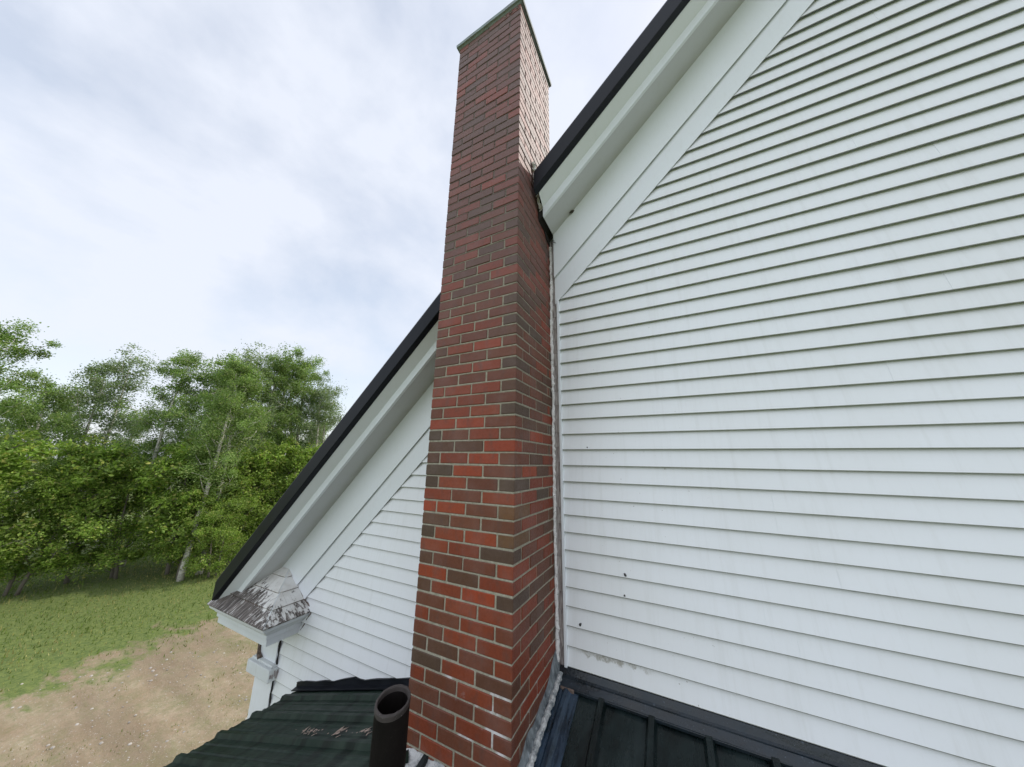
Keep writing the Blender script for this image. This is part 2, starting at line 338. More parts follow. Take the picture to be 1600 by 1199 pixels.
while True:
    z = .037 + PITCH * i; i += 1
    if z > rake_z(RX, 1.05): break
    zt = z + PITCH + .006
    lim = lambda zz: (zz - 1.142) / SL
    lb, lt = max(WX0 + .26, lim(z)), max(WX0 + .26, lim(zt))
    rb, rt = min(WX1 - .26, 2 * RX - lim(z)), min(WX1 - .26, 2 * RX - lim(zt))
    # left of the chimney
    if lb < -.62:
        s = rg.uniform(-2.6, -1.0)
        if lt < s - .3 and z < -.7 and i % 3 == 0: board(lb, s, lt, s, z); board(s - .02, -.6, s - .02, -.6, z, .0012)
        else: board(lb, -.6, lt, min(-.6, max(lt, -.6)), z)
    # right of the chimney
    s0b, s0t = max(.066, lb), max(.066, lt)
    joins = [s0b]
    sx = {0: None}
    s = rg.uniform(1.0, 3.4)
    if abs(z - .037) < .02: s = .745
    if abs(z + .27) < .02 or abs(z + .376) < .02: s = 1.185
    if z < -.9: s = 2.9
    cuts = [s, s + 3.1]
    px_b, px_t, flip = s0b, s0t, 0
    for cpos in cuts:
        if cpos > px_t + .25 and cpos < rt - .3:
            board(px_b, cpos, px_t, cpos, z, .0012 * flip); px_b = px_t = cpos - .015; flip = 1 - flip
    board(px_b, rb, px_t, rt, z, .0012 * flip)
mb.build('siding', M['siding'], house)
# rake assembly, cut out round the chimney
for (a, b) in ((-3.27, -.645), (.045, WX1 + .24)):
    rake('frieze_board', [(.554, 1.310), (.554, 1.715), (.603, 1.715), (.603, 1.346), (.5565, 1.346), (.5565, 1.310)], max(a, WX0), b, M['trim'], .002)
    rake('lower_frieze_board', [(.571, 1.088), (.571, 1.344), (.603, 1.344), (.603, 1.116), (.5735, 1.116), (.5735, 1.088)], max(a, WX0 + .1), b, M['trim'], .0015)
    for ci in (1.330, 1.100): rake('groove_shadow_strip', [(.5570 + (.0168 if ci < 1.2 else 0), ci), (.5570 + (.0168 if ci < 1.2 else 0), ci + .012), (.5708 + (.0135 if ci < 1.2 else 0), ci + .012), (.5708 + (.0135 if ci < 1.2 else 0), ci)], max(a, WX0 + .1), b, M['dark_gap'])  # dark strip set in each groove to paint its shadow line
    rake('soffit', [(.345, 1.704), (.345, 1.73), (.61, 1.73), (.61, 1.704)], a, b, M['soffit'])
    jts = [a, -2.38, b] if a < 0 else [a, 1.62, 4.9, b]
    for q in range(len(jts) - 1):
        ja, jb, o_ = jts[q] + (.0012 if q else 0), jts[q + 1], .0016 * (q % 2)
        rake('fascia', [(.326 - o_, 1.700 - o_), (.326 - o_, 1.779), (.352, 1.779), (.352, 1.700 - o_)], ja, jb, M['trim'], .002)
        rake('crown_board', [(.329 - o_, 1.776), (.249 - o_, 1.846), (.249, 1.97), (.348, 1.97), (.348, 1.776)], ja, jb, M['trim'], .0015)
    rake('rake_trim', [(.199, 1.868), (.199, 1.852), (.249, 1.842), (.253, 1.86), (.27, 2.005), (.50, 2.012), (.50, 2.052), (.246, 2.052), (.222, 2.046), (.208, 2.030), (.199, 2.006)], a - .02, b, M['black_metal'], .003)
mb = MB()
rake('x', [(.30, 1.99), (.30, 2.045), (.70, 2.045), (.70, 1.99)], -3.45, -.66, None, mb=mb, build=False)
rake('x', [(.30, 1.99), (.30, 2.045), (.70, 2.045), (.70, 1.99)], .05, WX1 + .4, None, mb=mb, build=False)
rake('x', [(.70, 1.99), (.70, 2.045), (ND + .3, 2.045), (ND + .3, 1.99)], -3.45, WX1 + .4, None, mb=mb, build=False)
mb.build('roof', M['black_metal'], house)
# eave boxes along the two long sides
for name, xa, xb in (('eave_soffit', -3.36, WX0), ('eave_soffit', WX1, WX1 + .33)):
    mb = MB(); mb.box(xa, xb, .62, ND, -1.62, -1.56); mb.box(xa if xa < 0 else xb - .03, xa + .03 if xa < 0 else xb, .62, ND, -1.56, -1.33); mb.build(name, M['trim'], house)
# dark recess between chimney and rake end
mb = MB()
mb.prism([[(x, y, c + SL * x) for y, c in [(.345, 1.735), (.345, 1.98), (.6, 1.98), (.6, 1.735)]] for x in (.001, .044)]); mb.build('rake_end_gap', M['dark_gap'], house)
# J-trim and bare strip beside the chimney
mb = MB(); mb.box(.056, .073, .568, .602, -1.205, 1.175); mb.build('corner_trim', M['trim'], house, .002)
mb = MB()
for k in range(30):
    z0 = -1.21 + k * .0975; mb.box(.002, .056, .588 - .003 * (k % 3), .603, z0, z0 + .0972)
mb.build('bare_wood_strip', M['bare_wood'], house, .001)
# left corner board with its capital block
mb = MB(); mb.box(WX0, -2.745, .566, .66, GZ, -1.60); mb.build('corner_board', M['trim'], house, .002)
cb = MB(); cb.box(-3.085, -2.705, .505, .68, -2.015, -1.915); cb.box(-3.065, -2.72, .53, .67, -1.915, -1.895)
cap_o = cb.build('capital_block', M['old_white'], house, .006)
rg = random.Random(5); pk = MB()
for k in range(10):
    y = .513 + k * .012; pk.box(-2.7045, -2.7025, y, y + rg.uniform(.006, .013), -2.005 + rg.uniform(0, .03), -1.93 - rg.uniform(0, .03))
pk.build('bare_patch', M['bare_wood'], cap_o)
pk = MB(); pk.tube([(-3.03, .563, -1.70), (-3.02, .560, -1.80), (-3.0, .555, -1.87), (-2.95, .54, -1.893)], [.012, .014, .03, .02], 7, jit=.4, seed=2)
pk.build('bare_patch', M['brown_seam'], cap_o)
mb = MB()
for a, b, xx in ((-1.60, -1.78, -2.735), (-1.70, -1.90, -2.728), (-2.02, -2.32, -2.738)):
    pts = [(xx + .004 * math.sin(k * 1.7), .574, a + (b - a) * k / 8) for k in range(9)]; mb.tube(pts, .0065, 6, jit=.3, seed=k)
mb.build('open_seam', M['dark_gap'], house)
# cornice return: box with crown, hipped shingle top with peeling paint
ret = MB()
def loop(xr, yf, z): return [(-3.36, yf, z), (xr, yf, z), (xr, .602, z), (-3.36, .602, z)]
ret.prism([loop(-2.490, .315, -1.600), loop(-2.490, .315, -1.545), loop(-2.470, .297, -1.540), loop(-2.470, .297, -1.505), loop(-2.450, .279, -1.495), loop(-2.418, .250, -1.455), loop(-2.392, .224, -1.445), loop(-2.385, .217, -1.418), loop(-2.385, .217, -1.412)])
ret_o = ret.build('cornice_return', M['old_white'], house, .0015)
AP = (-2.80, .60, -1.075); CX, CY, CZ = -2.375, .208, -1.412
nC = 4; side = MB(); front = MB(); rg = random.Random(11)
def P(t): return CX + (AP[0] - CX) * t, CY + (AP[1] - CY) * t, CZ + (AP[2] - CZ) * t
for j in range(nC):
    t0, t1 = j / nC, min(1, (j + 1) / nC + .03)
    x0, y0, z0 = P(t0); x1, y1, z1 = P(t1); th = .010
    cuts = [y0]
    while cuts[-1] < .6 - .10: cuts.append(cuts[-1] + rg.uniform(.08, .16))
    cuts[-1] = .601 if len(cuts) > 1 else cuts[-1]
    if len(cuts) == 1: cuts.append(.601)
    for a, b in zip(cuts, cuts[1:]):
        g = .0016; top_a = max(a, y1); top_b = max(b, y1 + .001)
        b_ = b - g; d = rg.uniform(-.0015, .0015)
        side.hexa([(x0, a, z0 - .004), (x0, b_, z0 - .004), (x1, max(b_, y1 + .001), z1 - .004), (x1, top_a, z1 - .004),
                   (x0 + th + d, a, z0 + th + d), (x0 + th + d, b_, z0 + th + d), (x1, max(b_, y1 + .001), z1), (x1, top_a, z1)])
    cuts = [x0]
    while cuts[-1] > -3.36: cuts.append(cuts[-1] - rg.uniform(.09, .17))
    for a, b in zip(cuts, cuts[1:]):
        b_ = b + .0016; d = rg.uniform(-.002, .002); ta = min(a, x1)
        front.hexa([(b_, y0, z0 - .004), (a, y0, z0 - .004), (ta, y1, z1 - .004), (min(b_, x1 - .001), y1, z1 - .004),
                    (b_, y0 - th - d, z0 + th + d), (a, y0 - th - d, z0 + th + d), (ta, y1, z1), (min(b_, x1 - .001), y1, z1)])
sh1 = side.build('shingle_slope', M['peel_side'], house); sh2 = front.build('shingle_slope', M['peel_front'], house)
sh1['label'] = 'right slope of the cornice return, white paint flaking off shingles'; sh2['label'] = 'front slope of the cornice return, mostly bare grey wood'
for j in range(1, nC):
    x0, y0, z0 = P(j / nC); mb = MB(); rg = random.Random(j)
    lx = max(-3.36, (z0 - 1.70) / SL - .05)
    pts = [(lx + (x0 - lx) * k / 8, y0 - .003, z0 + .002 + rg.uniform(-.002, .002)) for k in range(9)] + [(x0 + .003, y0 + (.598 - y0) * k / 5, z0 + .002 + rg.uniform(-.002, .002)) for k in range(1, 6)]
    mb.tube(pts, .0032, 5, jit=.4, seed=j); mb.build('course_joint', M['brown_seam'], house)
mb = MB(); mb.tube([P(k / 8) for k in range(9)], .004, 6, jit=.5, seed=4); mb.build('hip_seam', M['old_white'], house)
mb = MB()
ptsw = [(-2.88, .578, -1.098), (-2.79, .580, -1.078), (-2.72, .576, -1.13), (-2.60, .574, -1.225), (-2.475, .574, -1.325), (-2.385, .590, -1.375), (-2.365, .590, -1.42), (-2.42, .590, -1.50), (-2.475, .590, -1.58), (-2.49, .590, -1.62)]
pp = []
for a, b in zip(ptsw, ptsw[1:]):
    for k in range(4): pp.append(tuple(Vector(a).lerp(Vector(b), k / 4)))
pp.append(ptsw[-1]); mb.tube(pp, .006, 6, jit=.5, seed=9); mb.build('brown_caulk_seam', M['brown_seam'], house)

# ------------------------------------------------- lower hip roof of ribbed metal (parts of the house)
LZ = lambda x, y: -1.31 + .29 * x + .02 * (.6 - y)
RZ = lambda x, y: -1.45 + .30 * y
HIP = lambda y: (-.14 + .30 * y - .02 * (.6 - y)) / .29      # x of the hip at depth y
EX = -2.36; EY = -1.85; REX = 4.6
def profile(step, start, end, first, minor=True):
    """list of (s, h): ribbed sheet section"""
    out = []; k = first
    while k > start: k -= step
    pos = []
    while k < end + step:
        pos += [(k - .026, 0), (k - .013, .025), (k + .013, .025), (k + .026, 0)]
        if minor:
            for q in (1 / 3, 2 / 3):
                c = k + step * q; pos += [(c - .014, 0), (c - .006, .005), (c + .006, .005), (c + .014, 0)]
        k += step
    return [(s, h) for s, h in pos if start <= s <= end]
sheet = MB(); pr = profile(.213, EY, .585, .455); pr = [(EY, 0)] + pr + [(.585, 0)]
top, bot = [], []
rows = []
for s, h in pr:
    xe = min(HIP(s), .10)
    if xe < EX + .05: xe = EX + .05
    r = []
    for q in (0, .25, .5, .75, 1.0):
        x = EX + (xe - EX) * q; w = .0035 * noise.noise(Vector((x * 3, s * 5, 1)))
        r.append((x, s, LZ(x, s) + h + w))
    rows.append(r)
nn = len(rows[0]); b0 = 0
for r in rows: sheet.v += r
for r in rows: sheet.v += [(x, y, z - .006) for x, y, z in r]
K = len(rows) * nn
for i in range(len(rows) - 1):
    for j in range(nn - 1):
        a = i * nn + j; sheet.face((a, a + 1, a + nn + 1, a + nn)); sheet.face((K + a, K + a + nn, K + a + nn + 1, K + a + 1))
for i in range(len(rows) - 1): a = i * nn; sheet.face((a, a + nn, K + a + nn, K + a))
lr = sheet.build('ribbed_roof_slope', M['green_metal'], house); lr['label'] = 'left slope of dark green ribbed roof, scuffed and dusty'
sheet = MB(); pr = profile(.2445, EX, REX, .275, False); pr = [(EX, 0)] + pr + [(REX, 0)]
rows = []
for s, h in pr:
    ys_top = .545
    if s < HIP(.545): ys_top = max(EY + .05, (.29 * s + .14 + .012) / .32)
    r = []
    for q in (0, .25, .5, .75, 1.0):
        y = EY + (ys_top - EY) * q; w = .003 * noise.noise(Vector((s * 5, y * 3, 7)))
        r.append((s, y, RZ(s, y) + h + w))
    rows.append(r)
for r in rows: sheet.v += r
for r in rows: sheet.v += [(x, y, z - .006) for x, y, z in r]
K = len(rows) * nn
for i in range(len(rows) - 1):
    for j in range(nn - 1):
        a = i * nn + j; sheet.face((a + nn, a + nn + 1, a + 1, a)); sheet.face((K + a, K + a + 1, K + a + nn + 1, K + a + nn))
for i in range(len(rows) - 1): a = i * nn; sheet.face((a + nn, a, K + a, K + a + nn))
rr_ = sheet.build('ribbed_roof_slope', M['green_metal_right'], house); rr_['label'] = 'near-black right slope of ribbed metal roof beside the chimney'
# hip cap, eave fascias, walls under the lower roof
mb = MB(); hp = [(HIP(y), y, RZ(0, y) + .012) for y in np.linspace(-.02, EY, 9)]
mb.tube(hp, .035, 8, squash=.35); mb.build('hip_cap', M['green_metal'], house, smooth=True)
mb = MB(); mb.box(EX + .03, EX + .05, EY + .04, .58, -2.17, -2.01); mb.box(EX + .03, REX, EY + .04, EY + .06, -2.17, -2.015); mb.box(EX + .05, REX, EY + .06, .58, -2.18, -2.165); mb.build('eave_board', M['trim'], house)
mb = MB(); mb.box(EX + .38, REX - .3, EY + .38, .6, GZ, -2.18); mb.build('lower_wall', M['trim'], house)
# top-of-wall flashing on the left slope: bent upstand with a wavy lip
mb = MB(); rg = random.Random(8); xs_ = np.linspace(-2.39, -.62, 16); rings = []
for k, x in enumerate(xs_):
    z = LZ(x, .585) ; u_ = .055 + rg.uniform(-.004, .006) + (.012 if 4 < k < 7 else 0)
    rings.append([(x, .532, z + .012), (x, .530, z + .018), (x, .572, z + .026), (x, .574, z + u_), (x, .566, z + u_ + .004), (x, .583, z + u_ + .004), (x, .583, z + .012)])
mb.prism(rings); mb.build('wall_flashing', M['black_metal'], house)
# right head flashing along the wall
mb = MB(); rings = []; rg = random.Random(4)
for k, x in enumerate(np.linspace(.028, REX, 26)):
    e = rg.uniform(-.002, .002)
    rings.append([(x, .584, -1.300), (x, .583, -1.203), (x, .577, -1.204), (x, .566 + e, -1.234), (x, .557 + e, -1.241), (x, .549, -1.243 + e), (x, .526 + e, -1.268 + e), (x, .521 + e, -1.272), (x, .523 + e, -1.286 + e), (x, .530, -1.284)])
mb.prism(rings); mb.build('head_flashing', M['flash_metal'], house, .0015)
mb = MB(); mb.box(.022, .125, .5155, .5225, -1.289, -1.269); mb.build('brown_lath', M['brown_seam'], house, .002)
# pan running down beside the chimney, sky reflection painted in as blue
mb = MB(); rings = []
for y in np.linspace(.53, EY + .1, 12):
    z = RZ(0, y); rings.append([(.028, y, z + .050), (.042, y, z + .046), (.050, y, z + .014), (.062, y, z + .012), (.075, y, z + .024), (.092, y, z + .022), (.108, y, z + .009), (.150, y, z + .006), (.150, y, z - .002), (.028, y, z - .002)])
mb.prism(rings); mb.build('side_pan_flashing', M['pan'], house)

# ================================================================= CHIMNEY
chim = empty('chimney', (0, 0, 0), 'tall red brick chimney standing against the white clapboard wall', 'chimney')
H = .0677; MOD = .2033; BL = .1933; HB = .0917; BH = .0577
PAL = dict(R=(.31, .048, .013), r=(.235, .044, .015), m=(.160, .046, .021), b=(.120, .050, .026), d=(.090, .051, .030), o=(.160, .074, .028))
FR = {-22: 'drmd', -21: 'mrm', -20: 'brdr', -19: 'mbm', -18: 'rbrd', -17: 'rbr', -16: 'rbmb', -15: 'mmm', -14: 'mmmd', -13: 'rmm', -12: 'mrrd', -11: 'mmb', -10: 'brRm', -9: 'bmm', -8: 'brrd', -7: 'mmm', -6: 'rrrb', -5: 'rrm', -4: 'mrrd', -3: 'RRm', -2: 'dmrm', -1: 'bbR',
      0: 'brRm', 1: 'dRm', 2: 'drmd', 3: 'rmr', 4: 'RRmo', 5: 'bmm', 6: 'drRo', 7: 'rrd', 8: 'bmmr', 9: 'Rbr', 10: 'brRd', 11: 'mrr', 12: 'rmrm', 13: 'mrr', 14: 'bbmr', 15: 'drb', 16: 'rmrm', 17: 'mmm', 18: 'mmrm', 19: 'rmm', 20: 'mrmm', 21: 'mmr', 22: 'mrmm', 23: 'mmm'}
SR = {-17: 'rbr', -16: 'bbr', -15: 'brm', -14: 'RmR', -13: 'mrm', -12: 'ddr', -11: 'mmm', -10: 'Rmm', -9: 'mrb', -8: 'dmb', -7: 'mbm', -6: 'mmb', -5: 'mbr', -4: 'Rmr', -3: 'bbd', -2: 'mRr', -1: 'mmb', 0: 'rbr', 1: 'Rbr', 2: 'mrr', 3: 'rdm', 4: 'brr', 5: 'rmb', 6: 'mmb', 7: 'mrm', 8: 'rmr', 9: 'rmb', 10: 'rbb', 11: 'rbr', 12: 'bbr', 13: 'rmb', 14: 'rbm', 15: 'rrm', 16: 'rrr'}
rb = random.Random(21)
def pick(): return rb.choices('Rrmbd', (8, 27, 32, 18, 15))[0]
def brickcol(c):
    b = PAL[c]; k = rb.uniform(.88, 1.12); g = rb.uniform(.93, 1.07); return (b[0] * k, b[1] * k * g, b[2] * k * g)
bricks = MB(); W = .6; D = .64; BD = .0917
TOPK = 52
def lean(x, z):      # the top courses climb a little towards the right-hand corner
    q = max(0.0, min(1.0, (z - 2.2) / 1.32)); return .050 * q * q * (3 - 2 * q) * (x + .6) / .6
for n in range(-TOPK, 24):
    zt = -H * n - .005; zb = zt - BH
    A = (n % 2 != 0)
    fr = FR.get(n) or ''.join(pick() for _ in range(3 if A else 4)); sr = SR.get(n) or ''.join(pick() for _ in range(3))
    def br(x0, x1, y0, y1, code, face):
        j = lambda s=.0009: rb.uniform(-s, s)
        a, b_, c, d = j(.0013), j(.0013), j(.0018), j(.0012)
        if face == 'f': y0 += c - (.0016 if n < -22 and rb.random() < .2 else 0)
        if face == 's': x1 += c
        bricks.box(x0 + j(), x1 + (j() if face == 'f' else 0), y0, y1, zb + a, zt + b_, brickcol(code))
        bricks.v[-8:] = [(vx, vy, vz + lean(vx, vz)) for vx, vy, vz in bricks.v[-8:]]
    if A:
        for k in range(3):
            x0 = -W + k * MOD; br(x0, x0 + BL, 0, BD, fr[k], 'f'); br(x0, x0 + BL, D - BD, D, pick(), 'k')
        for k, (y0, y1) in enumerate(((.1017, .295), (.305, .4983), (.5083, D - BD - .01))):
            if y1 - y0 > .02: br(-BD, 0, y0, y1, sr[k], 's'); br(-W, -W + BD, y0, y1, pick(), 'l')
    else:
        ys_b = ((0, .1933), (.2033, .3967), (.4067, D))
        for k, (y0, y1) in enumerate(ys_b):
            c = sr[k] if k or n not in FR else fr[3]
            br(-BD, 0, y0, y1, c, 's'); br(-W, -W + BD, y0, y1, fr[0] if k == 0 else pick(), 'l')
        for k, x0 in enumerate((-.4983, -.295)):
            br(x0, x0 + BL, 0, BD, fr[k + 1], 'f'); br(x0, x0 + BL, D - BD, D, pick(), 'k')
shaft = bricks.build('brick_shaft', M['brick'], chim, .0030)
mb = MB(); mb.box(-W + .0042, -.0042, .0042, D - .0042, -H * 24, H * TOPK - .002); mb.v = [(x, y, z + lean(x, z)) for x, y, z in mb.v]
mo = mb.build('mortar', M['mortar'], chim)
# squeezed mortar beads: irregular ridges lying in the joints of the two visible faces
mb = MB(); rg = random.Random(77)
for n in range(-TOPK + 1, 24):
    z = -H * n
    for face in ('f', 's'):
        L = W if face == 'f' else D; K = 26; rings = []
        for k in range(K + 1):
            s = .004 + (L - .008) * k / K; o = .0032 + .0022 * noise.noise(Vector((s * 9, z * 7, 1 if face == 'f' else 5))) + rg.uniform(-.0006, .0006)
            zz = z + .0012 * noise.noise(Vector((s * 14, z * 3, 9)))
            hh = .0035
            zz += lean(-W + s if face == 'f' else 0, z)
            if face == 'f': rings.append([(-W + s, .006, zz - hh), (-W + s, .0052 - o, zz - hh * .3 - .0012), (-W + s, .0062 - o, zz + hh * .8), (-W + s, .006, zz + hh)])
            else: rings.append([(-.006, s, zz - hh), (-.0052 + o, s, zz - hh * .3 - .0012), (-.0062 + o, s, zz + hh * .8), (-.006, s, zz + hh)])
        mb.prism(rings)
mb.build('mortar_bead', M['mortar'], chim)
# metal cap, slightly bent
mb = MB(); zc = H * TOPK; o = .022; K = 14; rg = random.Random(6)
def ringpts(off, z, wob):
    pts = []
    cs = [(-W - off, -off), (off, -off), (off, D + off), (-W - off, D + off)]
    for (a, b) in zip(cs, cs[1:] + cs[:1]):
        for k in range(K):
            q = k / K; x = a[0] + (b[0] - a[0]) * q; y = a[1] + (b[1] - a[1]) * q
            pts.append((x, y, z + lean(x, 3.6) + wob * noise.noise(Vector((x * 6, y * 6, 2)))))
    return pts
mb.prism([ringpts(.001, zc - .012, 0), ringpts(.010, zc - .004, .002), ringpts(o, zc + .001, .004), ringpts(o + .002, zc + .030, .008), ringpts(o - .05, zc + .040, .012), ringpts(-.12, zc + .055, 0)])
mb.build('chimney_cap', M['cap'], chim)
for x in (-.140, -.085, -.030):
    mb = MB(); zc2 = H * TOPK - .036 + lean(x, 3.6)
    mb.tube([(x, -.004, zc2), (x, .012, zc2)], .013, 14); mb.build('bolt_head', M['brown_seam'], chim, .001)
# caulk bead up the back corner and round the rake end
mb = MB()
pts = [(.009 + .002 * math.sin(z * 5), .583 - .002 * math.sin(z * 9), z) for z in np.linspace(-1.20, 1.66, 130)]
mb.tube(pts, .0112, 7, jit=.30, seed=3); mb.build('caulk_bead', M['caulk'], chim)
mb = MB(); key = [(.016, .470, 1.775), (.018, .415, 1.792), (.020, .372, 1.812), (.022, .335, 1.850), (.021, .292, 1.895), (.020, .274, 1.95), (.018, .258, 2.02), (.016, .246, 2.08), (.014, .232, 2.13), (.012, .222, 2.17)]
pts = []
for a, b in zip(key, key[1:]):
    for k in range(5): pts.append(tuple(Vector(a).lerp(Vector(b), k / 5)))
mb.tube(pts, [.009 if i < 8 else .0125 for i in range(len(pts))], 7, jit=.5, seed=12); mb.build('caulk_bead', M['caulk'], chim)
mb = MB(); mb.prism([[(x, y, z) for y, z in ((.60, 1.655), (.50, 1.70), (.42, 1.765), (.41, 1.82), (.50, 1.95), (.60, 1.95))] for x in (.0008, .006)]); mb.build('tar_patch', M['dark_gap'], chim)
# frayed black strands at the soffit corner
mb = MB(); rg = random.Random(31)
for k in range(9):
    a = Vector((.03 + rg.uniform(-.01, .02), .55 + rg.uniform(-.02, .02), 1.70 + rg.uniform(-.03, .02))); b_ = a + Vector((rg.uniform(-.01, .035), rg.uniform(-.04, .0), rg.uniform(-.04, .03)))
    mb.tube([a, a.lerp(b_, .5) + Vector((0, 0, .006)), b_], [.0028, .0022, .001], 5)
mb.build('frayed_flashing', M['dark_gap'], chim)
# step flashing and cement at the foot
mb = MB(); ysf = np.linspace(.585, -.02, 26); rg = random.Random(14); up = []; lo = []
for y in ysf:
    hgt = .086 + .030 * noise.noise(Vector((y * 9, 0, 4)))
    if y > .47: hgt = .108 + (.04 * (y - .47) / .11)
    up.append((y, RZ(0, y) + hgt)); lo.append((y, RZ(0, y) - .01))
rings = [[(.0008, y, lo[i][1]), (.030 + .004 * noise.noise(Vector((y * 30, 1, 1))), y, lo[i][1]), (.030, y, lo[i][1] + .045), (.012 + .003 * noise.noise(Vector((y * 40, 3, 1))), y, up[i][1] - .03), (.0045, y, up[i][1]), (.0008, y, up[i][1])] for i, (y, z) in enumerate(up)]
mb.prism(rings); mb.build('step_flashing', M['lead'], chim, smooth=False)
mb = MB(); pts = [(.034, y, RZ(0, y) + .040) for y in np.linspace(.565, -.04, 60)]
mb.tube(pts, .015, 8, jit=.18, seed=5); mb.build('cement_fillet', M['cement'], chim)
mb = MB(); rings = []
for k in range(31):
    x = -.625 + .66 * k / 30; z = max(LZ(x, -.01) if x < HIP(-.01) else -9, RZ(x, -.01) if x >= HIP(-.01) else -9); w = .012 * noise.noise(Vector((x * 15, 2, 2)))
    rings.append([(x, .003, z - .02), (x, -.060 + w, z - .02), (x, -.050 + w, z + .004 + w * .5), (x, -.018, z + .014 + w), (x, .003, z + .026 + w)])
mb.prism(rings); mb.build('cement_skirt', M['cement'], chim)

# ================================================================= VENT PIPE
px_, py_ = -.415, -.295
bz = RZ(px_, py_) if px_ > HIP(py_) else LZ(px_, py_)
pipe = empty('vent_pipe', (px_, py_, bz), 'round black vent pipe open at the top, standing in front of the chimney foot', 'vent pipe')
ZT = -1.034; mb = MB(); n = 40; Rr = .0705; tilt = lambda z: (0, 0)
def circ(r, z, w=0):
    dx, dy = tilt(z); sl = .24 if z > ZT - .08 else 0
    return [(px_ + dx + r * math.cos(2 * math.pi * k / n), py_ + dy + r * math.sin(2 * math.pi * k / n), z + sl * r * (math.sin(2 * math.pi * k / n) * .8 - math.cos(2 * math.pi * k / n) * .25) + w * noise.noise(Vector((math.cos(2 * math.pi * k / n) * 3, math.sin(2 * math.pi * k / n) * 3, z)))) for k in range(n)]
mb.prism([circ(Rr + .002, bz - .06), circ(Rr, bz + .1), circ(Rr, bz + .3), circ(Rr, ZT - .016), circ(Rr - .0085, ZT - .016), circ(Rr - .0085, bz + .1)], caps=False)
mb.face([len(mb.v) - n + k for k in range(n)]); mb.build('pipe_body', M['pipe'], pipe, smooth=False)
mb = MB(); b0 = 0
mb.prism([circ(Rr - .009, ZT - .02), circ(Rr + .0008, ZT - .02), circ(Rr + .0012, ZT - .004, .003), circ(Rr - .0008, ZT, .004), circ(Rr - .0078, ZT, .004), circ(Rr - .0092, ZT - .004, .003), circ(Rr - .009, ZT - .02)], caps=False)
mb.build('pipe_rim', M['pipe_rim'], pipe)
mb = MB(); mb.prism([circ(Rr + .07, bz - .03), circ(Rr + .06, bz + .012), circ(Rr + .012, bz + .05), circ(Rr + .001, bz + .055)], caps=False); mb.build('flashing_collar', M['flash_metal'], pipe)

# ================================================================= SMALL THINGS
def debris(x, y, nbits, spread, label, seed):
    rg = random.Random(seed); z = LZ(x, y) + .003
    mb = MB()
    for k in range(nbits):
        a = rg.gauss(0, spread) * (2.0 if k % 4 == 0 else 1); b = rg.gauss(0, spread * .5); an = rg.uniform(-.6, .6) + .9; L = rg.choice((.003, .005, .008, .014, .022)) * rg.uniform(.7, 1.2); w = rg.uniform(.0012, .0034); l0 = rg.uniform(0, .02)
        cx_, cy_ = x + a, y + b; cz = LZ(cx_, cy_) + .004 + l0 * .3
        d = Vector((math.cos(an), math.sin(an), rg.uniform(-.1, .5))).normalized(); s = Vector((-d.y, d.x, 0)).normalized() * w; u_ = Vector((0, 0, .0014)); p = Vector((cx_, cy_, cz))
        mb.hexa([p - d * L - s * .3, p + s * -1, p + d * L, p + s] + [q + u_ for q in (p - d * L - s * .3, p - s, p + d * L, p + s)])
    return tag(mb.build('dry_debris', M['debris'], loc=(x, y, z)), label, 'debris', 'dry debris lying on the green roof')
debris(-1.46, .105, 30, .028, 'largest clump of dry pinkish flakes, farthest left on the green roof', 1)
debris(-1.225, .12, 17, .026, 'middle clump of dry pinkish flakes on the green ribbed roof', 2)
debris(-1.02, .13, 13, .026, 'small clump of dry flakes on the green roof nearest the vent pipe', 3)
def casing(x, z, L, ang, label, seed):
    mb = MB(); d = Vector((math.sin(ang), -.25, math.cos(ang))).normalized(); c = Vector((x, .578, z)); pts = [c + d * L * (k / 6 - .5) for k in range(7)]
    mb.tube(pts, [L * f for f in (.05, .2, .28, .3, .26, .18, .06)], 8, jit=.2, seed=seed)
    return tag(mb.build('insect_casing', M['casing'], loc=c), label, 'insect casing', 'dark casings stuck on the siding')
casing(.430, -.668, .022, -.5, 'slanting dark casing on the siding, highest of the lower three', 1)
casing(.419, -.776, .015, .1, 'small round dark casing on the siding, middle of the lower three', 2)
casing(.157, -.972, .023, .6, 'plump dark casing on the siding, lowest and nearest the brown stain', 3)
casing(.243, .052, .012, 0, 'tiny dark casing high on the siding near a lap edge, level with mid chimney', 4)
mb = MB(); rg = random.Random(2); c = Vector((.206, .545, rake_z(.206, 1.70)))
for k in range(8):
    p = c + Vector((rg.uniform(-.012, .012), rg.uniform(-.012, .012), 0)); p.z = rake_z(p.x, 1.70); mb.tube([p + Vector((-.006, 0, .001)), p + Vector((0, 0, -.006)), p + Vector((.008, 0, .006))], [.003, .007, .003], 6, jit=.3, seed=k)
tag(mb.build('mud_nest', M['mud'], loc=c), 'small dark mud nest stuck under the white soffit', 'insect nest')

